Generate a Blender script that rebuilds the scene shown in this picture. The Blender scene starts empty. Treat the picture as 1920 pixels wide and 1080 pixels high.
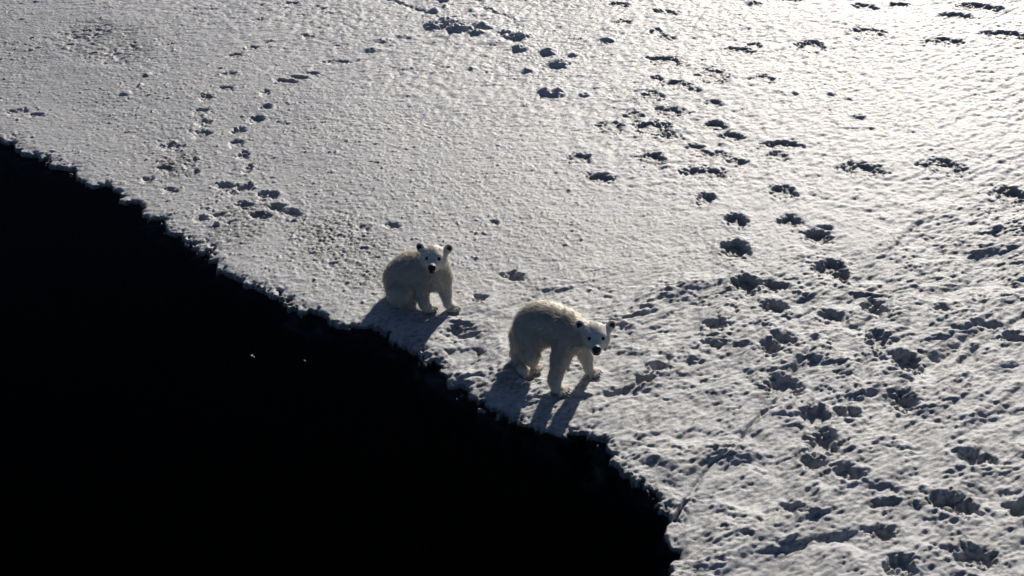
import bpy, math, random
import numpy as np

# ---------------------------------------------------------------- camera, sky, sun, exposure
SC = bpy.context.scene
COL = SC.collection
R = math.radians
ICE = 0.05                       # mean height of the ice surface over the water (water is z = 0)
CAMH = 5.7 + ICE
PITCH = R(34.0)                 # the camera looks down by this much
FPX = 2341.0                    # focal length in pixels of a 1920 wide frame
cd = bpy.data.cameras.new('camera')
cam = bpy.data.objects.new('camera', cd)
COL.objects.link(cam)
cam.location = (0, 0, CAMH)
cam.rotation_euler = (R(90) - PITCH, 0, 0)
cd.sensor_width = 36.0
cd.lens = 36.0 * FPX / 1920.0
cd.clip_start = 0.05
cd.clip_end = 3000
SC.camera = cam
SUN_EL, SUN_AZ = R(22.5), R(20.0)     # azimuth measured from +Y towards +X
world = bpy.data.worlds.new("World")
SC.world = world
world.use_nodes = True
wn = world.node_tree
wn.nodes.clear()
sky = wn.nodes.new('ShaderNodeTexSky')
sky.sky_type = 'NISHITA'
sky.sun_disc = False
sky.sun_elevation = SUN_EL
sky.sun_rotation = SUN_AZ
sky.air_density = 0.5
sky.dust_density = 0.3
sky.ozone_density = 2.0
bg = wn.nodes.new('ShaderNodeBackground')
bg.inputs[1].default_value = 0.05
wo = wn.nodes.new('ShaderNodeOutputWorld')
wn.links.new(sky.outputs[0], bg.inputs[0])
wn.links.new(bg.outputs[0], wo.inputs[0])
sd = bpy.data.lights.new('sun', 'SUN')
sd.energy = 5.0
sd.angle = R(0.55)
sd.color = (1.0, 0.93, 0.84)
sun = bpy.data.objects.new('sun', sd)
COL.objects.link(sun)
sun.location = (4, 14, 8)
sun.rotation_euler = (R(90) - SUN_EL, 0, math.pi - SUN_AZ)
SC.view_settings.view_transform = 'Standard'
SC.view_settings.look = 'None'
SC.view_settings.exposure = 0.04
SC.view_settings.gamma = 1.0
SC.cycles.max_bounces = 8
SC.cycles.diffuse_bounces = 3
SC.cycles.transmission_bounces = 4
SC.cycles.transparent_max_bounces = 8

random.seed(4)
rng = np.random.default_rng(11)
F32 = np.float32

# ---------------------------------------------------------------- helpers
CAMP = np.array([0.0, 0.0, CAMH])
FW = np.array([0.0, math.cos(PITCH), -math.sin(PITCH)])
UP = np.array([0.0, math.sin(PITCH), math.cos(PITCH)])
RT = np.array([1.0, 0.0, 0.0])

def ray(px, py):
    return FW + RT * (px - 960.0) / FPX + UP * (540.0 - py) / FPX

def on_z(px, py, z=ICE):
    d = ray(px, py)
    return CAMP + d * ((z - CAMH) / d[2])

def on_y(px, py, y):
    d = ray(px, py)
    return CAMP + d * (y / d[1])

def tag(o, label=None, cat=None, group=None, kind=None):
    if label: o['label'] = label
    if cat: o['category'] = cat
    if group: o['group'] = group
    if kind: o['kind'] = kind
    return o

def mesh_obj(name, verts, faces, mat, parent=None, smooth=True):
    """verts (n,3) array; faces: (m,3) or (m,4) array, or a list of such arrays"""
    me = bpy.data.meshes.new(name)
    if not isinstance(faces, list): faces = [faces]
    verts = np.ascontiguousarray(verts, dtype=F32)
    me.vertices.add(len(verts))
    me.vertices.foreach_set('co', verts.ravel())
    loops = np.concatenate([f.ravel() for f in faces]).astype(np.int32)
    tot = np.concatenate([np.full(len(f), f.shape[1], np.int32) for f in faces])
    start = np.concatenate([[0], np.cumsum(tot)[:-1]]).astype(np.int32)
    me.loops.add(len(loops))
    me.loops.foreach_set('vertex_index', loops)
    me.polygons.add(len(tot))
    me.polygons.foreach_set('loop_start', start)
    me.polygons.foreach_set('loop_total', tot)
    me.polygons.foreach_set('use_smooth', np.full(len(tot), smooth, bool))
    me.update(calc_edges=True)
    me.materials.append(mat)
    o = bpy.data.objects.new(name, me)
    COL.objects.link(o)
    if parent: o.parent = parent
    return o

# 2-D gradient noise, about -1..1
_perm = rng.permutation(256)
_perm = np.concatenate([_perm, _perm]).astype(np.int32)
_ang = rng.uniform(0, 2 * np.pi, 256)
_gx, _gy = np.cos(_ang).astype(F32), np.sin(_ang).astype(F32)

def pn(x, y, seed=0):
    x = x + seed * 17.31
    y = y + seed * 9.77
    xf, yf = np.floor(x), np.floor(y)
    xi, yi = xf.astype(np.int32) & 255, yf.astype(np.int32) & 255
    fx, fy = (x - xf).astype(F32), (y - yf).astype(F32)
    def g(ix, iy, dx, dy):
        h = _perm[_perm[ix & 255] + (iy & 255)]
        return _gx[h] * dx + _gy[h] * dy
    u = fx * fx * fx * (fx * (fx * 6 - 15) + 10)
    v = fy * fy * fy * (fy * (fy * 6 - 15) + 10)
    a = g(xi, yi, fx, fy); b = g(xi + 1, yi, fx - 1, fy)
    c = g(xi, yi + 1, fx, fy - 1); d = g(xi + 1, yi + 1, fx - 1, fy - 1)
    ab = a + u * (b - a); cdd = c + u * (d - c)
    return (ab + v * (cdd - ab)) * 1.5

def sstep(a, b, x):
    t = np.clip((x - a) / (b - a), 0, 1)
    return t * t * (3 - 2 * t)

# ---------------------------------------------------------------- materials
def new_mat(name):
    m = bpy.data.materials.new(name)
    m.use_nodes = True
    nt = m.node_tree
    nt.nodes.clear()
    out = nt.nodes.new('ShaderNodeOutputMaterial')
    return m, nt, out

def N(nt, typ, **kw):
    n = nt.nodes.new(typ)
    for k, v in kw.items():
        if k.startswith('_'): setattr(n, k[1:], v)
        else: n.inputs[k.replace('__', ' ')].default_value = v
    return n

def snow_material():
    m, nt, out = new_mat('snow')
    L = nt.links.new
    geo = N(nt, 'ShaderNodeNewGeometry')
    wet_shade = N(nt, 'ShaderNodeAttribute', _attribute_name='wet_shade')  # wetness of the snow, plus shade painted onto the ice edge
    b = N(nt, 'ShaderNodeBsdfPrincipled')
    nbig = N(nt, 'ShaderNodeTexNoise', Scale=2.2, Detail=4.0, Roughness=0.6)
    L(geo.outputs['Position'], nbig.inputs['Vector'])
    nf = N(nt, 'ShaderNodeTexNoise', Scale=75.0, Detail=5.0, Roughness=0.75)
    L(geo.outputs['Position'], nf.inputs['Vector'])
    mr = N(nt, 'ShaderNodeMapRange'); mr.inputs[1].default_value = 0.3; mr.inputs[2].default_value = 0.7
    L(nbig.outputs[0], mr.inputs[0])
    c1 = N(nt, 'ShaderNodeMix', _data_type='RGBA')
    c1.inputs[6].default_value = (0.50, 0.51, 0.54, 1)
    c1.inputs[7].default_value = (0.60, 0.60, 0.60, 1)
    L(mr.outputs[0], c1.inputs[0])
    c2 = N(nt, 'ShaderNodeMix', _data_type='RGBA')
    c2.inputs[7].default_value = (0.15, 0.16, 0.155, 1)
    L(wet_shade.outputs['Fac'], c2.inputs[0]); c2.clamp_factor = True; L(c1.outputs[2], c2.inputs[6])
    L(c2.outputs[2], b.inputs['Base Color'])
    ro = N(nt, 'ShaderNodeMapRange'); ro.inputs[3].default_value = 0.52; ro.inputs[4].default_value = 0.46
    L(wet_shade.outputs['Fac'], ro.inputs[0]); L(ro.outputs[0], b.inputs['Roughness'])
    b.inputs['IOR'].default_value = 1.5
    b.inputs['Specular IOR Level'].default_value = 0.43
    b.inputs['Coat Weight'].default_value = 0.15
    b.inputs['Coat Roughness'].default_value = 0.30
    b.inputs['Coat IOR'].default_value = 1.33
    b.inputs['Subsurface Weight'].default_value = 0.35
    b.inputs['Subsurface Radius'].default_value = (1.0, 1.0, 1.0)
    b.inputs['Subsurface Scale'].default_value = 0.009
    # grain finer than the modelled relief
    h = N(nt, 'ShaderNodeMath', _operation='ADD')
    n2 = N(nt, 'ShaderNodeTexNoise', Scale=170.0, Detail=2.0, Roughness=0.6)
    L(geo.outputs['Position'], n2.inputs['Vector'])
    mu = N(nt, 'ShaderNodeMath', _operation='MULTIPLY'); mu.inputs[1].default_value = 0.35
    L(n2.outputs[0], mu.inputs[0]); L(nf.outputs[0], h.inputs[0]); L(mu.outputs[0], h.inputs[1])
    bp = N(nt, 'ShaderNodeBump', Strength=1.0, Distance=0.0055)
    L(h.outputs[0], bp.inputs['Height']); L(bp.outputs[0], b.inputs['Normal']); L(bp.outputs[0], b.inputs['Coat Normal'])
    L(b.outputs[0], out.inputs[0])
    return m

def water_material():
    m, nt, out = new_mat('sea_water')
    L = nt.links.new
    g = N(nt, 'ShaderNodeBsdfGlossy', Roughness=0.03)
    g.inputs[0].default_value = (0.35, 0.35, 0.35, 1)
    t = N(nt, 'ShaderNodeBsdfTransparent')
    fr = N(nt, 'ShaderNodeFresnel', IOR=1.2)
    geo = N(nt, 'ShaderNodeNewGeometry')
    n = N(nt, 'ShaderNodeTexNoise', Scale=3.0, Detail=2.0)
    L(geo.outputs['Position'], n.inputs['Vector'])
    bp = N(nt, 'ShaderNodeBump', Strength=0.15, Distance=0.02)
    L(n.outputs[0], bp.inputs['Height']); L(bp.outputs[0], g.inputs['Normal'])
    mx = N(nt, 'ShaderNodeMixShader')
    L(fr.outputs[0], mx.inputs[0]); L(t.outputs[0], mx.inputs[1]); L(g.outputs[0], mx.inputs[2])
    L(mx.outputs[0], out.inputs[0])
    v = N(nt, 'ShaderNodeVolumeAbsorption', Density=16.0)      # dark, clear sea: sunk ice shows only where it is shallow
    v.inputs[0].default_value = (0.15, 0.30, 0.38, 1)
    L(v.outputs[0], out.inputs[1])
    return m

def plain(name, col, rough=0.5, spec=0.5):
    m, nt, out = new_mat(name)
    b = N(nt, 'ShaderNodeBsdfPrincipled', Roughness=rough)
    b.inputs['Base Color'].default_value = (*col, 1)
    b.inputs['Specular IOR Level'].default_value = spec
    geo = N(nt, 'ShaderNodeNewGeometry')
    n = N(nt, 'ShaderNodeTexNoise', Scale=120.0, Detail=3.0)
    nt.links.new(geo.outputs['Position'], n.inputs['Vector'])
    bp = N(nt, 'ShaderNodeBump', Strength=0.3, Distance=0.002)
    nt.links.new(n.outputs[0], bp.inputs['Height']); nt.links.new(bp.outputs[0], b.inputs['Normal'])
    nt.links.new(b.outputs[0], out.inputs[0])
    return m

def fur_material(name, trans):
    m, nt, out = new_mat(name)
    L = nt.links.new
    at = N(nt, 'ShaderNodeAttribute', _attribute_name='tint')
    mx = N(nt, 'ShaderNodeMix', _data_type='RGBA')
    mx.inputs[6].default_value = (0.86, 0.82, 0.75, 1)
    mx.inputs[7].default_value = (0.55, 0.43, 0.26, 1)
    L(at.outputs['Fac'], mx.inputs[0])
    d = N(nt, 'ShaderNodeBsdfDiffuse')
    dk = N(nt, 'ShaderNodeMix', _data_type='RGBA', _blend_type='MULTIPLY'); dk.inputs[0].default_value = 1.0
    dk.inputs[7].default_value = (0.84, 0.85, 0.87, 1)
    L(mx.outputs[2], dk.inputs[6]); L(dk.outputs[2], d.inputs[0])
    if trans > 0:      # each hair lies along the hide and is shaded with the lie of the coat
        nr = N(nt, 'ShaderNodeAttribute', _attribute_name='lie')
        L(nr.outputs['Vector'], d.inputs['Normal'])
    t = N(nt, 'ShaderNodeBsdfTranslucent'); t.inputs[0].default_value = (0.97, 0.92, 0.82, 1)
    g = N(nt, 'ShaderNodeBsdfGlossy', Roughness=0.45)
    g.inputs[0].default_value = (0.95, 0.90, 0.82, 1)
    if trans > 0: L(nr.outputs['Vector'], g.inputs['Normal'])
    m1 = N(nt, 'ShaderNodeMixShader'); m1.inputs[0].default_value = trans
    L(d.outputs[0], m1.inputs[1]); L(t.outputs[0], m1.inputs[2])
    m2 = N(nt, 'ShaderNodeMixShader'); m2.inputs[0].default_value = 0.15 if trans > 0 else 0.02
    L(m1.outputs[0], m2.inputs[1]); L(g.outputs[0], m2.inputs[2])
    L(m2.outputs[0], out.inputs[0])
    return m

M_SNOW = snow_material()
M_WATER = water_material()
M_FUR = fur_material('pale_fur', 0.42)
M_HIDE = fur_material('under_fur', 0.0)
M_BLACK = plain('black_skin', (0.012, 0.012, 0.014), 0.38, 0.5)
M_EYE = plain('dark_eye', (0.006, 0.005, 0.005), 0.12, 0.6)
M_EAR = plain('inner_ear_skin', (0.06, 0.052, 0.045), 0.8, 0.2)
M_CLAW = plain('dark_claw', (0.03, 0.026, 0.022), 0.4, 0.5)

# ---------------------------------------------------------------- the ice sheet
# edge of the ice along the open water (as read off the photograph, put on the ice plane)
EDGE_PX = [(-60, 205), (-25, 240), (0, 262), (22, 264), (40, 285), (76, 290), (98, 308), (132, 318), (140, 335),
    (180, 345), (214, 345), (228, 355), (224, 372), (265, 386), (276, 402), (304, 408), (309, 432), (345, 445),
    (370, 468), (402, 478), (398, 496), (430, 510), (470, 532), (520, 553), (560, 580), (600, 592), (640, 605),
    (680, 611), (735, 637), (795, 655), (800, 668), (832, 684), (838, 706), (872, 728), (900, 756), (950, 770),
    (985, 792), (1030, 812), (1080, 812), (1112, 812), (1142, 838), (1156, 852), (1153, 878), (1184, 900),
    (1216, 912), (1240, 936), (1243, 960), (1270, 966), (1264, 984), (1242, 988), (1250, 1014), (1282, 1020),
    (1274, 1036), (1256, 1052), (1255, 1085), (1225, 1130), (1235, 1180)]
E = np.array([on_z(*p)[:2] for p in EDGE_PX])
E = np.vstack([[(-260, 190), (-60, 48), (-19, 22.5), (-9.2, 13.2)], E, [(1.0, 4.2), (0.75, 3.2), (1.3, 1.5), (0.6, -3), (2.5, -12), (20, -260)]])
WATER_POLY = np.vstack([E, [(-300, -260)], [(-300, 190)]])

def axis(lo, hi, step, far_lo, far_hi, g=1.16):
    core = list(np.arange(lo, hi, step))
    a, s = hi, step
    up = []
    while a < far_hi: up.append(a); s *= g; a += s
    a, s = lo, step
    dn = []
    while a > far_lo: s *= g; a -= s; dn.append(a)
    return np.array(dn[::-1] + core + up)

GX = axis(-7.2, 7.4, 0.0092, -900, 900)
GY = axis(4.8, 15.4, 0.0100, -300, 1800)
X, Y = np.meshgrid(GX, GY, indexing='xy')
X = X.astype(F32); Y = Y.astype(F32)

def edge_distance(x, y):
    best = np.full(x.shape, 1e9, F32)
    for (ax, ay), (bx, by) in zip(E[:-1], E[1:]):
        dx, dy = bx - ax, by - ay
        t = np.clip(((x - ax) * dx + (y - ay) * dy) / (dx * dx + dy * dy), 0, 1)
        np.minimum(best, (x - ax - t * dx) ** 2 + (y - ay - t * dy) ** 2, out=best)
    ins = np.zeros(x.shape, bool)
    P = WATER_POLY
    for (ax, ay), (bx, by) in zip(P, np.roll(P, -1, 0)):
        c = (ay > y) != (by > y)
        with np.errstate(divide='ignore', invalid='ignore'):
            xi = (bx - ax) * (y - ay) / (by - ay + 1e-12) + ax
        ins ^= c & (x < xi)
    return np.where(ins, -1, 1) * np.sqrt(best)

def blob(cx, cy, rx, ry, rot=0.0):
    """elliptic distance (1 on the outline) around a world point, on a sub-block of the grid"""
    m = 2.2 * max(rx, ry)
    i0, i1 = np.searchsorted(GX, [cx - m, cx + m]); j0, j1 = np.searchsorted(GY, [cy - m, cy + m])
    sl = (slice(j0, j1), slice(i0, i1))
    dx, dy = X[sl] - cx, Y[sl] - cy
    c, s = math.cos(rot), math.sin(rot)
    return sl, np.sqrt(((dx * c + dy * s) / rx) ** 2 + ((-dx * s + dy * c) / ry) ** 2)

def px_ellipse(px, py, w, h):
    p = on_z(px, py, ICE + 0.05 * (px > 1150 or py < 400))
    dist = p[1] * math.cos(PITCH) + (CAMH - ICE) * math.sin(PITCH)
    s = FPX / dist
    dep = math.atan2(CAMH - ICE, p[1])
    return p[0], p[1], 0.5 * w / s, 0.5 * h / (s * math.sin(dep))

# --- region masks (world metres)
def region(px, py, w, h, soft=0.5):
    cx, cy, rx, ry = px_ellipse(px, py, w, h)
    d = np.sqrt(((X - cx) / rx) ** 2 + ((Y - cy) / ry) ** 2)
    return 1 - sstep(1 - soft, 1 + soft, d)

big = pn(X * 0.45, Y * 0.45, 3)
# coarse, billowy snow nearer the camera and to the right
coarse = sstep(-0.35, 0.75, (X * 0.17 - (Y - 8.75) * 0.60) + 0.35 * big)
coarse = np.clip(np.maximum(coarse, 0.8 * region(1180, 620, 620, 200)), 0, 1)
left = sstep(0.3, -1.6, X - 0.25 * (Y - 9) + 0.3 * big)          # granular crust on the left
farright = sstep(9.2, 12.2, Y + 0.75 * X + 0.5 * big)

# wind-stretched coordinates: crests run from lower left to upper right of the picture
th = R(38)
U = X * math.cos(th) + Y * math.sin(th)
V = -X * math.sin(th) + Y * math.cos(th)
wob = 0.05 * pn(X * 3, Y * 3, 5)

H = 0.012 * pn(X * 0.8, Y * 0.8, 1) + 0.008 * big
near = (np.abs(X) < 9) & (Y > 3.5) & (Y < 17.5)
# fine grain everywhere
wp = 0.25 * pn(X * 7, Y * 7, 61)
wq = 0.22 * pn(X * 2.2, Y * 2.6, 60) + 0.10 * pn(X * 5, Y * 6, 77)
f0 = pn(X * 24 + wp * 3, Y * 26, 2); f1_ = pn(X * 44, Y * 46, 4)
c1 = pn(X * 8.5, Y * 9.5, 6)
c2 = pn(X * 15 + wp * 4, Y * 19, 7)
soft_ = (1 - coarse)
H += soft_ * (0.0034 * c1 + 0.0034 * c2 + 0.0036 * f0 + 0.0028 * f1_) * (0.85 + 0.4 * pn(X * 1.1, Y * 1.3, 9))
# a few separate crumbs
dens = 0.16 * pn(X * 1.3, Y * 1.3, 9) + 0.14 * pn(X * 3.7, Y * 3.7, 63)
for fq, am, thr, sd_ in ((26, 0.006, 0.38, 64), (14, 0.011, 0.56, 65)):
    cr = np.clip(pn(X * fq + wp * 2, Y * fq * 0.92 + wp, sd_) + 0.25 * f1_ - thr - dens, 0, 1)
    H += soft_ * (1 - farright) * am * sstep(0, .45, cr)
# dimpled, wind-carved snow far right
r1 = pn(U * 6.0 + wob * 9, V * 11.0 + wob * 12, 10)
r2 = pn(U * 12.0 + wq, V * 21.0 + wq * 2, 11)
H += farright * (0.0095 * r1 + 0.0065 * r2)
# wind-worked relief near right: ridges and hollows that run into each other
def lay(fu, fv, sd, warp):
    return pn((U + warp * wq) * fu, (V + warp * wq * 0.7 + 0.03 * pn(U * fu * 0.5, V * fv * 0.5, sd + 1)) * fv, sd)
b1 = lay(1.5, 2.6, 12, 1.0)
b2 = lay(3.2, 5.6, 13, 0.9)
b3 = lay(6.5, 11.5, 14, 0.7)
b4 = lay(13, 21, 15, 0.4)
b5 = pn(X * 9 + Y * 7 + wq * 6, Y * 27 - X * 12 + wq * 5, 66)          # fine streaks the other way
b6 = pn(X * 22 + Y * 14 + wq * 6, Y * 44 - X * 20, 83)
gain = 0.75 + 0.5 * (b1 > 0) * np.abs(b1) + 0.35 * b2
H += coarse * (0.026 * b1 + 0.020 * b2 + 0.82 * gain * (0.0120 * b3 + 0.0080 * b4 + 0.0105 * b5 + 0.0075 * b6 + 0.0030 * f0 + 0.0026 * f1_))
hol = np.clip(-b1 - 0.12 + 0.30 * b2 + 0.10 * b3, 0, 1)
H -= coarse * 0.026 * hol

wet_shade = np.zeros_like(H)
q1 = pn(X * 17 + Y * 7, Y * 34 - X * 9, 72); q2 = pn(X * 38 + Y * 14, Y * 66 - X * 20, 73); q3 = pn(X * 4.5, Y * 5.5, 74)
wet_shade += coarse * np.clip(0.20 + 0.62 * q1 + 0.55 * q2 + 0.45 * q3, 0, 0.9)
wet_shade += (1 - coarse) * (1 - farright) * np.clip(0.14 + 0.20 * q1 + 0.28 * q2 + 0.15 * q3, 0, 0.6)
# shallow trampled trough of coarse crumbs, top left
for (px, py, w, h) in [(195, 78, 150, 62), (235, 100, 90, 40), (160, 55, 90, 34)]:
    k = region(px, py, w, h, 0.35)
    H -= 0.012 * k
    H += k * (0.009 * np.abs(pn(X * 11, Y * 9, 17)) + 0.004 * c2)
    wet_shade = np.maximum(wet_shade, 0.5 * k * (0.6 + 0.5 * c1 + 0.4 * c2))
# icy, rougher patch behind the sitting cub
for (px, py, w, h) in [(645, 470, 180, 80), (600, 430, 150, 56), (470, 400, 150, 46), (680, 520, 100, 50), (330, 300, 90, 50), (440, 440, 120, 50)]:
    k = region(px, py, w, h, 0.5)
    H += k * (0.006 * (0.4 - np.abs(pn(X * 9 + wp, Y * 11, 18))) + 0.003 * f1_ + 0.003 * f0)
    wet_shade = np.maximum(wet_shade, k * np.clip(0.50 + 0.45 * pn(X * 5, Y * 6, 19) + 0.35 * q2 + 0.3 * q1, 0, 0.9))

# --- paw prints, holes (px, py, width, height, depth)
PRINTS = [(1160, 12, 35, 8, 3), (1245, 25, 42, 8, 3), (1170, 44, 28, 8, 3), (1230, 62, 26, 10, 3), (1250, 73, 32, 9, 3),
 (1248, 117, 58, 17, 4), (1385, 97, 52, 15, 3), (1412, 86, 30, 9, 3), (1520, 88, 46, 20, 5), (1630, 63, 55, 14, 4),
 (1770, 81, 66, 13, 4), (1885, 68, 70, 13, 5), (1795, 31, 52, 11, 5), (1620, 15, 42, 10, 4), (1840, 16, 66, 11, 5),
 (1685, 10, 36, 8, 4), (1415, 7, 42, 11, 4), (1480, 0, 40, 8, 4), (1335, 146, 54, 26, 3), (1430, 150, 42, 17, 3),
 (1230, 152, 24, 11, 4), (1222, 185, 40, 20, 3), (1270, 163, 52, 13, 3), (1302, 172, 26, 10, 3), (1337, 197, 30, 14, 4),
 (1255, 213, 46, 17, 4), (1145, 243, 46, 24, 3), (1187, 220, 34, 16, 3), (1222, 243, 66, 24, 4), (1250, 256, 40, 12, 4),
 (1343, 237, 34, 14, 5), (1373, 257, 38, 14, 5), (1465, 274, 66, 15, 5), (1457, 297, 44, 14, 2), (1303, 279, 32, 12, 4),
 (1335, 295, 58, 18, 3), (1381, 305, 34, 14, 4), (1323, 328, 76, 24, 4), (1220, 303, 48, 23, 5), (1088, 300, 44, 18, 4),
 (1122, 337, 46, 17, 5), (1321, 376, 34, 20, 6), (1467, 363, 42, 22, 6), (1615, 320, 72, 23, 5), (1768, 316, 80, 24, 4),
 (1897, 369, 62, 30, 7), (1380, 417, 36, 25, 7), (1482, 417, 38, 22, 6), (1533, 444, 46, 24, 6), (1378, 469, 54, 28, 7),
 (1556, 505, 58, 30, 6), (1582, 515, 18, 40, 5), (1398, 533, 52, 27, 7), (1455, 537, 52, 14, 5), (1450, 575, 50, 24, 6),
 (1345, 604, 50, 16, 5), (1640, 578, 48, 24, 7), (1560, 590, 60, 16, 4), (1443, 648, 38, 28, 7), (1468, 632, 44, 22, 7),
 (1645, 643, 48, 40, 6), (1700, 676, 62, 34, 8), (1472, 718, 60, 38, 8), (1695, 748, 46, 34, 9), (1530, 767, 46, 34, 9),
 (1590, 768, 50, 22, 6), (1543, 824, 58, 46, 9), (1525, 858, 40, 32, 6), (1590, 880, 54, 26, 5), (1660, 935, 60, 18, 4),
 (1790, 945, 86, 36, 8), (1655, 990, 60, 26, 6), (1485, 945, 60, 22, 5), (1690, 1055, 60, 40, 8), (1830, 858, 70, 26, 6),
 (1830, 1040, 80, 36, 7), (1895, 634, 54, 16, 6), (1912, 952, 50, 28, 7), (1765, 580, 30, 12, 4), (1858, 610, 34, 14, 5),
 (1550, 430, 24, 10, 4),
 # left tracks
 (485, 40, 24, 8, 2), (470, 92, 26, 9, 3), (440, 105, 26, 9, 3), (430, 140, 34, 10, 3), (424, 166, 28, 11, 3),
 (386, 182, 24, 11, 4), (377, 208, 32, 12, 3), (378, 226, 30, 11, 3), (375, 245, 36, 13, 4), (535, 152, 44, 6, 4),
 (562, 146, 34, 6, 4), (588, 138, 24, 6, 4), (630, 118, 50, 7, 3), (496, 174, 20, 10, 3), (498, 198, 24, 10, 4),
 (480, 220, 28, 13, 5), (446, 239, 28, 12, 5), (443, 264, 28, 14, 4), (454, 287, 26, 14, 5), (464, 311, 18, 16, 4),
 (418, 342, 40, 15, 5), (434, 355, 12, 14, 4), (459, 344, 32, 14, 6), (501, 359, 34, 17, 6), (455, 377, 32, 13, 5),
 (516, 381, 34, 14, 6), (546, 393, 40, 15, 6), (481, 396, 32, 12, 5), (355, 298, 20, 18, 3), (362, 317, 22, 14, 4),
 (318, 268, 44, 12, 3), (305, 308, 36, 12, 3), (275, 327, 26, 12, 4), (316, 347, 30, 10, 4), (376, 410, 24, 10, 4),
 (405, 396, 26, 10, 3), (500, 408, 24, 8, 3), (30, 201, 42, 12, 4), (64, 208, 30, 8, 3), (140, 66, 24, 8, 2),
 (735, 427, 30, 10, 4), (680, 430, 30, 8, 3), (925, 425, 20, 7, 3), (580, 72, 26, 8, 3), (545, 8, 26, 6, 3),
 # by the cubs
 (868, 660, 62, 22, 6), (850, 624, 46, 20, 4), (960, 520, 46, 14, 4), (1240, 681, 34, 17, 5), (1205, 700, 34, 12, 4),
 (1180, 722, 30, 12, 3), (1145, 738, 26, 12, 3), (1330, 640, 40, 16, 4), (900, 560, 30, 12, 3)]
nz1 = pn(X * 11, Y * 11, 20); nz2 = pn(X * 24, Y * 24, 21)
for i, (px, py, w, h, dep) in enumerate(PRINTS):
    cx, cy, rx, ry = px_ellipse(px, py, w * (1.2 if (py < 430 and px > 1000) else 1.08), h * 1.2)
    ry = max(ry, rx * 0.42, 0.05)
    rot = R(random.uniform(-8, 8)) - R(8)
    sl, d = blob(cx, cy, rx, ry, rot)
    d = d + 0.30 * nz1[sl] + 0.24 * nz2[sl] + 0.16 * pn(X[sl] * 44, Y[sl] * 44, 68)
    dep = dep * (0.46 if px < 800 else (0.50 if py < 430 else 0.66))
    soft = 0.45 + 0.22 * float(coarse[sl].mean()) + (0.08 if px < 800 else 0)
    prof = 1 - sstep(1 - soft, 1.08, d)
    H[sl] -= prof * dep * 0.01 * 1.12
    H[sl] += (0.5 if py < 430 else 0.9) * prof * (0.009 * nz1[sl] + 0.009 * nz2[sl] + 0.006 * pn(X[sl] * 40, Y[sl] * 40, 69))
    H[sl] += 0.012 * (dep / 6.0) * np.exp(-((d - 1.28) / 0.22) ** 2) * (0.6 + 0.9 * nz1[sl])
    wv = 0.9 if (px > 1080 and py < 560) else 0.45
    wet_shade[sl] = np.maximum(wet_shade[sl], wv * (1 - sstep(0.7, 1.0, d)) * (0.65 + 0.35 * nz2[sl]))

# --- heaped lumps of snow (px, py, width, height, height cm)
k = region(890, 58, 270, 56, 0.5)
H += k * (0.030 * np.abs(pn(X * 3.4, Y * 3.0, 80)) + 0.012 * pn(X * 9, Y * 8, 81))
LUMPS = [(815, 44, 40, 14, 9), (838, 40, 34, 12, 10), (862, 52, 46, 15, 11), (905, 48, 40, 12, 9), (893, 62, 34, 8, 6),
 (972, 66, 46, 13, 9), (950, 60, 26, 8, 6), (816, 20, 20, 8, 7), (835, -2, 24, 8, 7), (975, 90, 32, 10, 8),
 (1028, 96, 30, 10, 8), (1052, 116, 40, 14, 8), (1046, 172, 26, 15, 9), (1024, 170, 26, 14, 8), (990, 130, 26, 10, 5),
 (1138, 75, 30, 10, 6), (1098, 178, 26, 8, 4), (1075, 103, 20, 6, 4), (760, 68, 36, 9, 4), (700, 92, 36, 9, 4),
 (275, 135, 12, 7, 4), (262, 155, 10, 6, 4), (235, 168, 22, 8, 4), (720, 75, 40, 9, 4), (1415, 4, 40, 10, 6),
 (1490, 175, 14, 6, 3), (1610, 217, 34, 8, 4), (1560, 176, 20, 6, 3), (885, 18, 18, 8, 4), (920, 17, 18, 8, 4),
 (835, 12, 14, 6, 4), (930, 80, 60, 8, 4), (885, 128, 16, 6, 3), (380, 210, 12, 5, 3)]
for (px, py, w, h, ht) in LUMPS:
    cx, cy, rx, ry = px_ellipse(px, py + h * 0.4, w * 1.25, h * 1.3)
    ry = max(ry * 0.9, rx * 0.5)
    sl, d = blob(cx, cy, rx, ry, 0)
    d = np.maximum(d + 0.45 * nz1[sl] + 0.35 * nz2[sl], 0)
    H[sl] = np.maximum(H[sl], H[sl] * 0.4 + ht * 0.0072 * (1 - sstep(0.1, 1.2, d)) * (1 + 0.5 * nz1[sl] + 0.3 * nz2[sl]) + 0.006 * nz2[sl])

# --- lines: hairline crack at the near edge, drag marks, wind lip at the top
def line(pts, width, depth, ragged=0.02, below=0.0):
    P = [on_z(*p)[:2] for p in pts]
    lo = np.min(P, 0) - 0.3; hi = np.max(P, 0) + 0.3
    i0, i1 = np.searchsorted(GX, [lo[0], hi[0]]); j0, j1 = np.searchsorted(GY, [lo[1], hi[1]])
    sl = (slice(j0, j1), slice(i0, i1))
    x = X[sl] + ragged * nz1[sl] + ragged * .6 * nz2[sl]; y = Y[sl] + ragged * nz2[sl] + ragged * pn(X[sl] * 6, Y[sl] * 6, 30)
    best = np.full(x.shape, 1e9)
    for (ax, ay), (bx, by) in zip(P[:-1], P[1:]):
        dx, dy = bx - ax, by - ay
        t = np.clip(((x - ax) * dx + (y - ay) * dy) / (dx * dx + dy * dy), 0, 1)
        best = np.minimum(best, np.hypot(x - ax - t * dx, y - ay - t * dy))
    H[sl] -= depth * np.exp(-(best / width) ** 2)
H0 = H.copy()
line([(1266, 970), (1276, 950), (1284, 940)], 0.008, 0.07, 0.008)
crackz = (H0 - H) / 0.07
del H0
line([(1284, 940), (1318, 890), (1335, 868), (1375, 840), (1420, 785), (1448, 765)], 0.011, 0.022)
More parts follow.
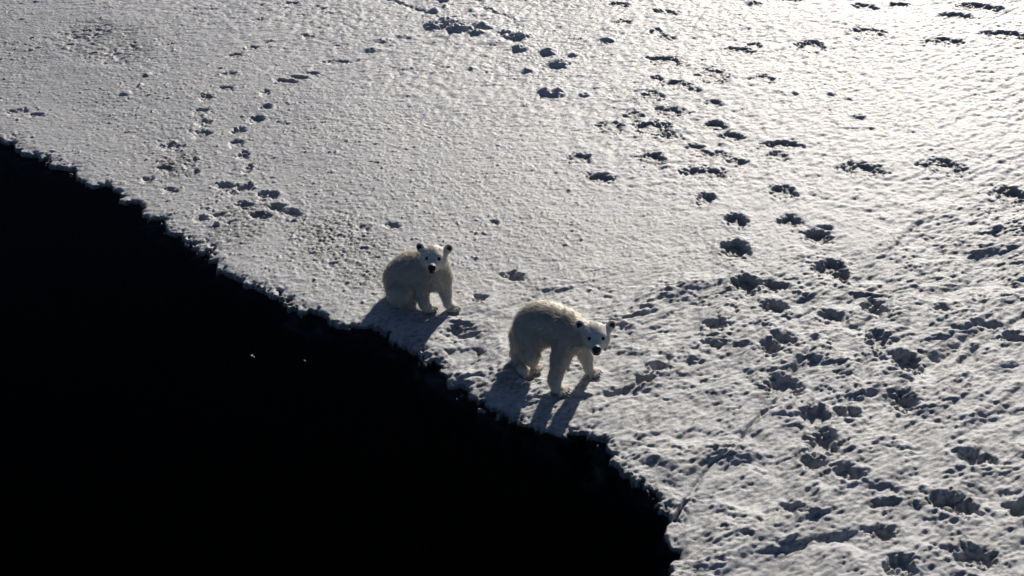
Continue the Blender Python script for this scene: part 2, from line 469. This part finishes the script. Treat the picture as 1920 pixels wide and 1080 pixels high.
line([(1448, 765), (1490, 700), (1530, 640)], 0.025, 0.02)
line([(1255, 672), (1215, 700), (1180, 728), (1140, 742)], 0.03, 0.03)
line([(1600, 540), (1680, 470), (1720, 430)], 0.03, 0.02)
line([(1780, 700), (1860, 640), (1920, 600)], 0.03, 0.02)
line([(715, 2), (760, 18), (800, 33)], 0.03, 0.02)
line([(905, 25), (950, 40), (965, 48)], 0.02, 0.012)
line([(1660, 760), (1700, 725), (1790, 660), (1850, 610)], 0.04, 0.025)

# the ice is firm under the cubs: the relief calms down round their feet
for (px, py, w, h) in [(835, 580, 70, 26), (775, 572, 90, 40), (1050, 735, 60, 28), (1113, 700, 50, 26), (1000, 697, 80, 30)]:
    k = 0.8 * region(px, py, w, h, 0.4)
    H *= (1 - k)

# --- the broken edge and what lies under the water
wx = X + 0.045 * pn(X * 3.1, Y * 3.1, 22) + 0.038 * pn(X * 8, Y * 8, 23) + 0.022 * pn(X * 19, Y * 19, 24)
e1 = pn(X * 30, Y * 30, 70); e2 = pn(X * 13, Y * 13, 71)
wx = wx + 0.012 * e1 + 0.02 * e2
wy = Y + 0.06 * pn(X * 3.1, Y * 3.1, 25) + 0.055 * pn(X * 8, Y * 8, 26) + 0.03 * pn(X * 19, Y * 19, 27)
S = edge_distance(wx, wy)
ev = 0.35 + 1.1 * sstep(-0.3, 0.5, pn(X * 1.9, Y * 1.9, 78))
S = S + 0.05 * pn(X * 2.6, Y * 2.6, 79) + ev * (0.022 * pn(X * 42, Y * 42, 28) + 0.035 * (0.3 - np.abs(pn(X * 22, Y * 22, 75))) + 0.03 * np.clip(e2, -1, 0.3) + 0.012 * pn(X * 75, Y * 75, 76))
top = ICE + 0.065 * sstep(0.1, 3.2, S) + H * np.where(near, 1, 0.5) - 0.022 * np.exp(-np.clip(S, 0, 9) / 0.05) * (1 + nz1 + 0.5 * e1)
top = np.where(crackz > 0.3, top, np.maximum(top, 0.014 + 0.15 * (top - 0.014))); under = -0.9 + 0.0 * S
lg = np.maximum(region(820, 700, 120, 70), region(1100, 850, 130, 70)); lg = 0.5 * np.maximum(lg, 0.6 * region(560, 610, 130, 50))
ledge = -0.055 + 0.035 * lg + 0.030 * pn(X * 6, Y * 6, 29) + 0.02 * nz1 + 0.012 * nz2
f1 = sstep(-0.012, 0.010, S)
f2 = sstep(-0.42, -0.10, S + 0.06 * nz1 + 0.12 * pn(X * 2.4, Y * 2.4, 82) + 0.10 * (lg - 0.5))
Z = (under * (1 - f2) + ledge * f2) * (1 - f1) + top * f1
# far from the camera the ice rolls gently
farw = sstep(20, 60, np.hypot(X, Y - 8))
Z = Z + np.where(S > 0, farw * (0.15 * pn(X * 0.05, Y * 0.05, 31) + 0.05), 0)
wet_shade = np.clip(wet_shade, 0, 1) * np.where(S > 0, 1, 0)
wet_shade = np.maximum(wet_shade, 1.5 * (1 - sstep(0.006, 0.018, S)))  # wall of the edge: dark wet ice, with its shade painted in
wet_shade = np.maximum(wet_shade, 0.5 * (1 - sstep(0.0, 0.07, S + 0.03 * nz1)))  # margin above the wall: wet rim, edge shading put into the tone

ny, nx = X.shape
verts = np.stack([X, Y, Z], -1).reshape(-1, 3)
idx = np.arange(nx * ny, dtype=np.int32).reshape(ny, nx)
quads = np.stack([idx[:-1, :-1], idx[:-1, 1:], idx[1:, 1:], idx[1:, :-1]], -1).reshape(-1, 4)
keep = (Z[:-1, :-1].max() > -9)
deep = ((S[:-1, :-1] < -0.6) & (S[1:, 1:] < -0.6)).reshape(-1)      # the bed under open water is not needed
quads = quads[~deep]
used = np.zeros(len(verts), bool); used[quads.ravel()] = True
remap = np.cumsum(used).astype(np.int32) - 1
ice = mesh_obj('ice_sheet', verts[used], remap[quads], M_SNOW)
ice['kind'] = 'structure'
at = ice.data.attributes.new('wet_shade', 'FLOAT', 'POINT')
at.data.foreach_set('value', np.ascontiguousarray(wet_shade.reshape(-1)[used], dtype=F32))

def ground(x, y):
    i = int(np.clip(np.searchsorted(GX, x), 1, nx - 1)); j = int(np.clip(np.searchsorted(GY, y), 1, ny - 1))
    return float(Z[j, i])

# water
wv = np.array([(x, y, z) for z in (-4, 0) for (x, y) in ((-900, -300), (900, -300), (900, 1800), (-900, 1800))], F32)
water = mesh_obj('water', wv, np.array([[3, 2, 1, 0], [4, 5, 6, 7], [0, 1, 5, 4], [1, 2, 6, 5], [2, 3, 7, 6], [3, 0, 4, 7]]), M_WATER, smooth=False)
water['kind'] = 'structure'

# ---------------------------------------------------------------- implicit surfaces for the animals
def smin(a, b, k):
    h = np.clip(0.5 + 0.5 * (b - a) / k, 0, 1)
    return b + (a - b) * h - k * h * (1 - h)

class Blob:
    """a smooth union of tapered capsules and ellipsoids, meshed as ONE continuous surface"""
    def __init__(s): s.prims = []
    def cone(s, a, b, ra, rb, k=0.03, comb=(0, 0, -1), fur=0.03, tint=0.0):
        s.prims.append(('c', np.array(a, float), np.array(b, float), ra, rb, k, np.array(comb, float), fur, tint)); return s
    def ell(s, c, r, axes=None, k=0.03, comb=(0, 0, -1), fur=0.03, tint=0.0):
        A = np.eye(3) if axes is None else np.array(axes, float)
        s.prims.append(('e', np.array(c, float), np.array(r, float), A, None, k, np.array(comb, float), fur, tint)); return s
    @staticmethod
    def dist(p, P):
        if p[0] == 'c':
            a, b, ra, rb = p[1:5]
            d = b - a; L2 = d @ d
            t = np.clip(((P - a) @ d) / L2, 0, 1)
            return np.linalg.norm(P - a - t[..., None] * d, axis=-1) - (ra + (rb - ra) * t)
        c, r, A = p[1:4]
        q = (P - c) @ A.T
        k0 = np.linalg.norm(q / r, axis=-1); k1 = np.linalg.norm(q / (r * r), axis=-1)
        return k0 * (k0 - 1) / (k1 + 1e-9)
    def bounds(s):
        lo = np.full(3, 1e9); hi = -lo
        for p in s.prims:
            if p[0] == 'c':
                r = max(p[3], p[4]) + 0.02
                lo = np.minimum(lo, np.minimum(p[1], p[2]) - r); hi = np.maximum(hi, np.maximum(p[1], p[2]) + r)
            else:
                r = p[2].max() + 0.02
                lo = np.minimum(lo, p[1] - r); hi = np.maximum(hi, p[1] + r)
        return lo, hi
    def mesh(s, h, cut=None, bump=None):
        lo, hi = s.bounds()
        n = np.ceil((hi - lo) / h).astype(int) + 2
        ax = [lo[i] + h * np.arange(n[i]) for i in range(3)]
        V = np.full(n, 1.0, F32)
        for p in s.prims:
            if p[0] == 'c':
                r = max(p[3], p[4]) + p[5] + 0.03
                a, b = np.minimum(p[1], p[2]) - r, np.maximum(p[1], p[2]) + r
            else:
                r = p[2].max() + p[5] + 0.03
                a, b = p[1] - r, p[1] + r
            i0 = np.clip(((a - lo) / h).astype(int), 0, n); i1 = np.clip(((b - lo) / h).astype(int) + 1, 0, n)
            sl = tuple(slice(i0[i], i1[i]) for i in range(3))
            G = np.stack(np.meshgrid(*[ax[i][sl[i]] for i in range(3)], indexing='ij'), -1)
            V[sl] = smin(V[sl], s.dist(p, G).astype(F32), p[5])
        if cut:
            G = np.stack(np.meshgrid(*ax, indexing='ij'), -1)
            V = cut(V, G)
        s.V, s.lo, s.h = V, lo, h
        return surface_nets(V, lo, h)
    def grad(s, P):
        e = s.h * 1.2
        out = np.empty_like(P)
        for i in range(3):
            d = np.zeros(3); d[i] = e
            out[:, i] = s.sample(P + d) - s.sample(P - d)
        return out / (np.linalg.norm(out, axis=1, keepdims=True) + 1e-9)
    def sample(s, P):
        q = (P - s.lo) / s.h
        q = np.clip(q, 0, np.array(s.V.shape) - 1.001)
        i = q.astype(int); f = q - i
        r = 0
        for a in (0, 1):
            for b in (0, 1):
                for c in (0, 1):
                    w = (f[:, 0] if a else 1 - f[:, 0]) * (f[:, 1] if b else 1 - f[:, 1]) * (f[:, 2] if c else 1 - f[:, 2])
                    r = r + w * s.V[i[:, 0] + a, i[:, 1] + b, i[:, 2] + c]
        return r
    def fields(s, P):
        D = np.stack([s.dist(p, P) for p in s.prims], 1)
        W = np.exp(-(D - D.min(1, keepdims=True)) / 0.018)
        W /= W.sum(1, keepdims=True)
        comb = W @ np.stack([p[6] / (np.linalg.norm(p[6]) + 1e-9) for p in s.prims])
        return comb, W @ np.array([p[7] for p in s.prims]), W @ np.array([p[8] for p in s.prims])

def surface_nets(V, lo, h):
    sgn = V < 0
    nx_, ny_, nz_ = V.shape
    c = [sgn[i:nx_ - 1 + i, j:ny_ - 1 + j, k:nz_ - 1 + k] for i in (0, 1) for j in (0, 1) for k in (0, 1)]
    cnt = sum(a.astype(np.int8) for a in c)
    act = (cnt > 0) & (cnt < 8)
    I = np.argwhere(act)
    vid = np.full(act.shape, -1, np.int32); vid[act] = np.arange(len(I))
    corners = [(i, j, k) for i in (0, 1) for j in (0, 1) for k in (0, 1)]
    vals = {cn: V[I[:, 0] + cn[0], I[:, 1] + cn[1], I[:, 2] + cn[2]] for cn in corners}
    acc = np.zeros((len(I), 3)); num = np.zeros(len(I))
    for a in corners:
        for ax_ in range(3):
            if a[ax_]: continue
            b = list(a); b[ax_] = 1; b = tuple(b)
            va, vb = vals[a], vals[b]
            cr = (va < 0) != (vb < 0)
            t = np.where(cr, va / np.where(cr, va - vb, 1), 0)
            pt = np.tile(np.array(a, float), (len(I), 1)); pt[:, ax_] = t
            acc[cr] += pt[cr]; num[cr] += 1
    P = lo + h * (I + acc / num[:, None])
    F = []
    for ax_ in range(3):
        o1, o2 = [(1, 2), (2, 0), (0, 1)][ax_]
        s0 = [slice(None)] * 3; s1 = [slice(None)] * 3
        s0[ax_] = slice(0, -1); s1[ax_] = slice(1, None)
        cr = sgn[tuple(s0)] != sgn[tuple(s1)]
        e = np.argwhere(cr)
        e = e[(e[:, o1] > 0) & (e[:, o2] > 0)]
        for o in (o1, o2): e = e[e[:, o] < act.shape[o]]
        flip = ~sgn[e[:, 0], e[:, 1], e[:, 2]]
        def at_(d1, d2):
            q = e.copy(); q[:, o1] -= d1; q[:, o2] -= d2
            return vid[q[:, 0], q[:, 1], q[:, 2]]
        q = np.stack([at_(1, 1), at_(0, 1), at_(0, 0), at_(1, 0)], 1)
        q[flip] = q[flip][:, ::-1]
        F.append(q)
    F = np.concatenate(F)
    return P, F[(F >= 0).all(1)]

def set_float(o, name, vals):
    a = o.data.attributes.new(name, 'FLOAT', 'POINT')
    a.data.foreach_set('value', np.ascontiguousarray(vals, dtype=F32))

def grow_fur(blobf, P, F, count, parent, keep=None, seed=1):
    g = np.random.default_rng(seed)
    tri = np.concatenate([F[:, [0, 1, 2]], F[:, [0, 2, 3]]])
    A, B, C = P[tri[:, 0]], P[tri[:, 1]], P[tri[:, 2]]
    area = np.linalg.norm(np.cross(B - A, C - A), axis=1)
    t = g.choice(len(tri), count, p=area / area.sum())
    u, v = g.random(count), g.random(count)
    m = u + v > 1; u[m] = 1 - u[m]; v[m] = 1 - v[m]
    Q = A[t] + u[:, None] * (B[t] - A[t]) + v[:, None] * (C[t] - A[t])
    if keep is not None: Q = Q[keep(Q)]
    n = blobf.grad(Q)
    comb, ln, tint = blobf.fields(Q)
    # coherent waviness makes tufts
    a1 = pn(Q[:, 0] * 26 + Q[:, 2] * 9, Q[:, 1] * 26 + Q[:, 2] * 22, 41)[:, None]
    a2 = pn(Q[:, 0] * 24 + 7, Q[:, 2] * 26 + Q[:, 1] * 12, 42)[:, None]
    a3 = pn(Q[:, 0] * 60 + Q[:, 1] * 31, Q[:, 2] * 60, 43)
    comb = comb + 0.35 * np.hstack([a1, a2, a1 * a2])
    comb = comb - n * (comb * n).sum(1, keepdims=True)
    comb /= np.linalg.norm(comb, axis=1, keepdims=True) + 1e-6
    k = len(Q)
    ln = ln * g.uniform(0.5, 1.25, k) * (1 + 0.45 * a3) * np.where(ln > 0.02, 1.05, 1.0)
    jit = g.normal(0, 0.16, (k, 3))
    d1 = 0.55 * n + 0.8 * comb + jit
    d1 /= np.linalg.norm(d1, axis=1, keepdims=True)
    d2 = 0.20 * n + 0.95 * comb + jit * 1.2 + np.array([0, 0, -0.12])
    d2 /= np.linalg.norm(d2, axis=1, keepdims=True)
    up_ = g.random(k) < 0.08            # stray guard hairs stand out of the coat
    d1 = np.where(up_[:, None], d1 + 0.3 * n, d1); d2 = np.where(up_[:, None], d2 + 0.22 * n, d2)
    ln = np.where(up_ & (ln > 0.015), ln * 1.1, ln)
    p0 = Q - n * 0.004
    p1 = p0 + d1 * (ln * 0.42)[:, None]
    p2 = p1 + d2 * (ln * 0.62)[:, None]
    side = np.cross(d2, n + g.normal(0, 0.5, (k, 3)))
    side /= np.linalg.norm(side, axis=1, keepdims=True) + 1e-6
    w = np.clip(ln * 0.04, 0.0007, 0.0017)[:, None]
    vv = np.stack([p0 - side * w, p0 + side * w, p1 + side * w * 0.8, p1 - side * w * 0.8, p2], 1).reshape(-1, 3)
    b = np.arange(k, dtype=np.int32)[:, None] * 5
    o = mesh_obj('fur', vv, [b + np.array([[0, 1, 2, 3]]), b + np.array([[3, 2, 4]])], M_FUR, parent)
    h1 = pn(Q[:, 0] * 75 + Q[:, 1] * 40, Q[:, 2] * 48, 44)[:, None]; h2 = pn(Q[:, 0] * 48 + 9, Q[:, 2] * 70 + Q[:, 1] * 50, 45)[:, None]
    nn = n + 0.26 * np.hstack([h1, h2, h1 - h2]) + g.normal(0, 0.16, (k, 3)) + 0.3 * np.hstack([a1, a2, a1 * a2])
    nn /= np.linalg.norm(nn, axis=1, keepdims=True)
    la = o.data.attributes.new('lie', 'FLOAT_VECTOR', 'POINT')
    la.data.foreach_set('vector', np.repeat(nn, 5, axis=0).astype(F32).ravel())
    set_float(o, 'tint', np.repeat(np.clip(tint + 0.03 + 0.14 * a3 + g.normal(0, .08, k), 0, 1), 5))
    return o

# ---------------------------------------------------------------- the cubs
def surf(T, B, x, z):
    ys = np.linspace(0.18, 0.0, 181)
    v = B.sample(np.array([T(x, y, z) for y in ys]))
    return float(ys[np.argmax(v < 0)])

def norm(v):
    v = np.array(v, float); return v / np.linalg.norm(v)

def small_mesh(name, prims, h, mat, parent, cut=None):
    b = Blob()
    for p in prims: b.ell(**p)
    P, F = b.mesh(h, cut)
    return mesh_obj(name, P, F, mat, parent)

def build_head(B, c, fwd, roll=0.0, back=(0, 1, 0)):
    """adds the head to the body blob; returns frame for eyes, nose, ears"""
    f = norm(fwd)
    r = norm(np.cross((0, 0, 1), -f))            # viewer's right when the face looks at the viewer
    r = norm(np.cross(-f, (0, 0, 1))) * -1
    u = np.cross(r, -f); u = u if u[2] > 0 else -u
    cr, sr = math.cos(roll), math.sin(roll)
    r, u = r * cr + u * sr, -r * sr + u * cr
    Ax = np.array([r, f, u])
    def T(x, y, z): return c + r * x + f * y + u * z
    B.ell(T(0, 0, 0.014), (0.086, 0.10, 0.088), Ax, k=0.04, comb=-f + 0.3 * u, fur=0.017)
    for s in (-1, 1):
        B.ell(T(0.046 * s, 0.005, -0.026), (0.046, 0.066, 0.052), Ax, k=0.04, comb=-f + r * s * 0.6 - u * 0.3, fur=0.020)
        B.ell(T(0.036 * s, 0.072, 0.036), (0.024, 0.024, 0.016), Ax, k=0.03, comb=-f + u * 0.4, fur=0.006)
    B.cone(T(0, 0.055, -0.012), T(0, 0.150, -0.038), 0.056, 0.037, k=0.035, comb=-f + u * 0.2, fur=0.006)
    B.cone(T(0, 0.06, -0.05), T(0, 0.135, -0.062), 0.044, 0.026, k=0.025, comb=-f - u * 0.2, fur=0.009)
    for s in (-1, 1):      # ears: rounded cups on a thick base
        e = T(0.100 * s, -0.028, 0.060)
        an = norm(u * 0.80 + r * s * 0.60)
        ef = norm(f * 0.92 + r * s * 0.25 + u * 0.05); er = norm(np.cross(an, ef)); an2 = np.cross(ef, er)
        B.cone(T(0.065 * s, -0.035, 0.03), e, 0.040, 0.026, k=0.025, comb=an, fur=0.012)
        B.ell(e + an * 0.016 - ef * 0.004, (0.034, 0.018, 0.039), np.array([er, ef, an2]), k=0.012, comb=an - ef * 0.3, fur=0.009)
    return dict(r=r, f=f, u=u, T=T, Ax=Ax)

def finish_head(HD, root, B):
    T, Ax, r, f, u = HD['T'], HD['Ax'], HD['r'], HD['f'], HD['u']
    # nose pad with two nostrils
    nc = T(0, 0.184, -0.030)
    def nostril(V, G):
        for s in (-1, 1):
            d = np.linalg.norm(G - (nc + r * 0.012 * s + f * 0.016 - u * 0.002), axis=-1) - 0.0065
            V = np.maximum(V, -d)
        return V
    small_mesh('nose', [dict(c=nc + u * 0.002, r=(0.031, 0.020, 0.025), axes=Ax, k=0.01),
                        dict(c=T(0, 0.176, -0.046), r=(0.024, 0.020, 0.024), axes=Ax, k=0.012)], 0.0022, M_BLACK, root, nostril)
    small_mesh('mouth', [dict(c=T(0, 0.158, -0.070), r=(0.023, 0.020, 0.011), axes=Ax, k=0.008),
                         dict(c=T(-0.014, 0.146, -0.069), r=(0.013, 0.022, 0.007), axes=Ax, k=0.008),
                         dict(c=T(0.014, 0.146, -0.069), r=(0.013, 0.022, 0.007), axes=Ax, k=0.008)], 0.0022, M_BLACK, root)
    for s in (-1, 1):
        small_mesh('eye', [dict(c=T(0.0455 * s, surf(T, B, 0.0455 * s, 0.020) - 0.001, 0.020), r=(0.0160, 0.010, 0.0150), axes=Ax, k=0.004)], 0.0016, M_EYE, root)
        e = T(0.100 * s, -0.028, 0.060)
        an = norm(u * 0.80 + r * s * 0.60)
        ef = norm(f * 0.92 + r * s * 0.25 + u * 0.05); er = norm(np.cross(an, ef)); an2 = np.cross(ef, er)
        small_mesh('inner_ear', [dict(c=e + an * 0.015 + ef * 0.012, r=(0.021, 0.010, 0.027), axes=np.array([er, ef, an2]), k=0.004)],
                   0.003, M_EAR, root)

def paw(B, c, direction, w=0.040, claws=None):
    """foot with five toes; c is the middle of the paw, direction where the toes point"""
    d = norm((direction[0], direction[1], 0)); sde = np.array([-d[1], d[0], 0.0])
    z = np.array([0, 0, 1.0])
    B.ell(c, (w * 0.92, w * 1.05, 0.028), np.array([sde, d, z]), k=0.02, comb=d, fur=0.012, tint=0.45)
    for i, a in enumerate((-2, -1, 0, 1, 2)):
        o = c + sde * a * w * 0.56 + d * (w * (1.30 - 0.10 * a * a)) - z * 0.006
        B.cone(c + sde * a * w * 0.38 + d * w * 0.5 + z * 0.002, o, 0.0165, 0.0150, k=0.003, comb=d, fur=0.004, tint=0.5)
        if claws is not None: claws.append((o + d * 0.010 - z * 0.001, d + sde * a * 0.06))

def claw_mesh(base, d):
    """short curved claw, as arrays"""
    d = norm(d); z = np.array([0, 0, 1.0]); s = np.cross(d, z)
    P, F, n = [], [], 6
    ring = [(0, 0.0042, 0.0), (0.009, 0.0035, 0.0015), (0.017, 0.0024, -0.001), (0.024, 0.0006, -0.006)]
    for (t, r_, dz) in ring:
        for k in range(n):
            a = 2 * math.pi * k / n
            P.append(base + d * t + z * (dz + r_ * math.sin(a)) + s * (r_ * math.cos(a)))
    for i in range(len(ring) - 1):
        for k in range(n):
            F.append((i * n + k, i * n + (k + 1) % n, (i + 1) * n + (k + 1) % n, (i + 1) * n + k))
    return np.array(P), np.array(F)

def finish_bear(B, HD, claws, root, count, seed):
    P, F = B.mesh(0.0072)
    comb, ln, tint = B.fields(P)
    body = mesh_obj('body', P, F, M_HIDE, root)
    set_float(body, 'tint', np.clip(tint, 0, 1))
    T, f = HD['T'], HD['f']
    bald = [(T(0.0455 * s, surf(T, B, 0.0455 * s, 0.020), 0.020), 0.0185) for s in (-1, 1)] + [(T(0, 0.185, -0.036), 0.032), (T(0, 0.168, -0.070), 0.018)]
    ears = []
    for s in (-1, 1):
        an = norm(HD['u'] * 0.80 + HD['r'] * s * 0.60)
        ears.append((T(0.100 * s, -0.028, 0.060) + an * 0.016 + f * 0.014, 0.029))
    def keep(Q):
        k = np.ones(len(Q), bool)
        for c, r in bald + ears: k &= np.linalg.norm(Q - c, axis=1) > r
        return k & (Q[:, 2] > ICE - 0.005)
    grow_fur(B, P, F, count, body, keep, seed)
    finish_head(HD, root, B)
    for b, d in claws:
        p, q = claw_mesh(b, d)
        mesh_obj('claw', p, q, M_CLAW, root)

def root_at(name, x, y, label, cat, group):
    e = bpy.data.objects.new(name, None)
    COL.objects.link(e)
    e.empty_display_size = 0.2
    tag(e, label, cat, group)
    return e

def flat(px, py, z):            # a point of known height above the ice
    return on_z(px, py, ICE + z)

# --- sitting cub
def sitting_cub():
    Y0 = 8.148
    root = root_at('polar_bear_cub', 0, 0, 'sitting cream-furred polar bear cub, haunches on the ice, both forepaws planted side by side',
                   'polar bear', 'polar bear cubs at the ice edge')
    J = lambda px, py, dy: on_y(px, py, Y0 + dy)
    B = Blob()
    back = (-0.8, 0.35, -0.55)
    B.ell(J(757, 523, .21), (0.150, 0.165, 0.165), k=.05, comb=(-.5, .2, -.9), fur=.040)
    B.ell(J(775, 507, .19), (0.150, 0.150, 0.150), k=.06, comb=back, fur=.036)
    B.ell(J(800, 509, .15), (0.142, 0.135, 0.150), k=.06, comb=back, fur=.034)
    B.ell(J(815, 514, .10), (0.118, 0.110, 0.135), k=.05, comb=(0, .1, -1), fur=.034)
    B.cone(J(808, 497, .13), J(816, 487, .05), .125, .092, k=.05, comb=(0, .4, -.9), fur=.032)
    # near thigh, folded, and its foot
    B.ell(J(753, 545, .095), (0.108, 0.12, 0.125), k=.018, comb=(-.1, 0, -1), fur=.040)
    B.cone(J(744, 570, .08), J(772, 574, .03), .040, .032, k=.03, comb=(.5, 0, -.6), fur=.022, tint=.35)
    # far thigh
    B.ell(J(778, 540, .30), (0.10, 0.12, 0.12), k=.04, comb=(.2, 0, -1), fur=.03)
    # tail
    B.cone(J(728, 545, .34), J(724, 556, .36), .035, .02, k=.03, fur=.03)
    claws = []
    # forelegs (viewer's left, viewer's right)
    B.cone(J(790, 522, .10), J(790, 548, .07), .070, .050, k=.04, comb=(0, 0, -1), fur=.030)
    B.cone(J(790, 548, .07), flat(796, 573, .05), .050, .039, k=.03, comb=(0, 0, -1), fur=.024, tint=.1)
    B.cone(J(832, 518, .09), J(835, 547, .06), .060, .044, k=.04, comb=(0, 0, -1), fur=.026)
    B.cone(J(835, 547, .06), flat(840, 571, .05), .043, .036, k=.03, comb=(0, 0, -1), fur=.02, tint=.1)
    paw(B, flat(805, 576, .024), (.55, -1, 0), .041, claws)
    paw(B, flat(848, 575, .024), (.40, -1, 0), .041, claws)
    HD = build_head(B, J(813.5, 484, -.02), (-.02, -1, .33), roll=R(2))
    finish_bear(B, HD, claws, root, 120000, 5)
    return root

# --- standing cub
def standing_cub():
    root = root_at('polar_bear_cub', 0, 0, 'standing cream-furred polar bear cub with arched back, one forepaw stepping towards the water',
                   'polar bear', 'polar bear cubs at the ice edge')
    Y0 = 7.10
    J = lambda px, py, dy: on_y(px, py, Y0 + dy)
    B = Blob()
    back = (-.9, .3, -.35)
    B.ell(J(1002, 614, .30), (0.142, 0.145, 0.148), k=.06, comb=(-.6, .2, -.7), fur=.042)
    B.ell(J(1015, 604, .28), (0.140, 0.135, 0.142), k=.06, comb=back, fur=.042)
    B.ell(J(1036, 608, .23), (0.140, 0.130, 0.136), k=.06, comb=back, fur=.040)
    B.ell(J(1060, 617, .17), (0.118, 0.112, 0.136), k=.06, comb=back, fur=.038)
    B.ell(J(1074, 630, .12), (0.098, 0.095, 0.112), k=.05, comb=(-.3, .2, -.9), fur=.036)
    B.cone(J(1070, 617, .14), J(1107, 631, .00), .100, .078, k=.05, comb=(-.8, .3, -.6), fur=.034)
    claws = []
    # hind legs: the near one just stepping, the far one trailing
    B.cone(J(994, 634, .22), J(994, 660, .17), .100, .062, k=.045, comb=(0, .1, -1), fur=.040)
    B.cone(J(994, 660, .17), J(998, 677, .22), .060, .042, k=.03, comb=(0, .1, -1), fur=.03)
    B.cone(J(980, 632, .38), J(974, 662, .36), .090, .055, k=.045, comb=(0, .1, -1), fur=.040)
    B.cone(J(974, 662, .36), J(976, 684, .33), .053, .040, k=.03, comb=(0, .1, -1), fur=.032)
    B.cone(J(975, 684, .33), flat(980, 693, .035), .046, .040, k=.03, fur=.024, tint=.1)
    paw(B, flat(1004, 688, .040), (.9, -.55, 0), .034, None)
    paw(B, flat(984, 696, .022), (.8, -.7, 0), .038, None)
    # forelegs
    B.cone(J(1063, 638, .09), J(1051, 672, .06), .084, .058, k=.045, comb=(.15, 0, -1), fur=.042)
    B.cone(J(1051, 672, .06), J(1040, 712, .03), .056, .041, k=.03, comb=(.1, 0, -1), fur=.032)
    B.cone(J(1040, 712, .03), flat(1042, 729, .035), .041, .037, k=.03, fur=.02, tint=.1)
    B.cone(J(1088, 644, .17), J(1099, 669, .20), .066, .042, k=.04, fur=.028)
    B.cone(J(1099, 669, .20), flat(1104, 694, .045), .041, .035, k=.03, fur=.022, tint=.1)
    paw(B, flat(1050, 730, .024), (.85, -.65, 0), .042, claws)
    paw(B, flat(1109, 696, .024), (.75, -.75, 0), .042, claws)
    HD = build_head(B, J(1117, 631, -.05), (-.03, -1, .30), roll=R(-1))
    finish_bear(B, HD, claws, root, 140000, 6)
    return root

c1_ = sitting_cub()
c2_ = standing_cub()
# bring each cub's empty to its base without moving the parts
from mathutils import Matrix
for root, (px, py) in ((c1_, (790, 570)), (c2_, (1040, 705))):
    p = on_z(px, py)
    root.location = (p[0], p[1], ICE)
    for ch in root.children:
        ch.matrix_parent_inverse = Matrix.Translation((-p[0], -p[1], -ICE))

# ---------------------------------------------------------------- small ice
def ice_bit(name, p, r, label, cat, seed, flatn=0.4):
    g = np.random.default_rng(seed)
    b = Blob()
    for i in range(5):
        q = np.array(p) + g.normal(0, r * 0.35, 3) * (1, 1, flatn)
        M = np.linalg.qr(g.normal(size=(3, 3)))[0]
        b.ell(q, r * g.uniform(0.35, 0.75, 3) * (1, 1, 0.6), M, k=r * 0.12)
    P, F = b.mesh(r / 7)
    o = mesh_obj(name, P - np.array(p), F, M_SNOW, smooth=False)
    o.location = p
    set_float(o, 'wet_shade', np.zeros(len(P)))
    return tag(o, label, cat)
ice_bit('ice_fragment', on_z(474, 668, -0.009), 0.020, 'larger pale ice fragment floating in the black water, left of a tiny speck of ice', 'ice', 3)
ice_bit('ice_fragment', on_z(571, 676, 0.0), 0.009, 'tiny speck of ice in the black water, right of a larger fragment', 'ice', 4)
p = on_z(409, 421, ICE); ice_bit('ice_shard', (p[0], p[1], ground(p[0], p[1]) + 0.012), 0.030, 'bright ice shard on the snow, the left one of a pair by the trampled prints', 'ice', 7, 0.2)
p = on_z(436, 413, ICE); ice_bit('ice_shard', (p[0], p[1], ground(p[0], p[1]) + 0.012), 0.026, 'bright ice shard on the snow, the right one of a pair by the trampled prints', 'ice', 8, 0.2)
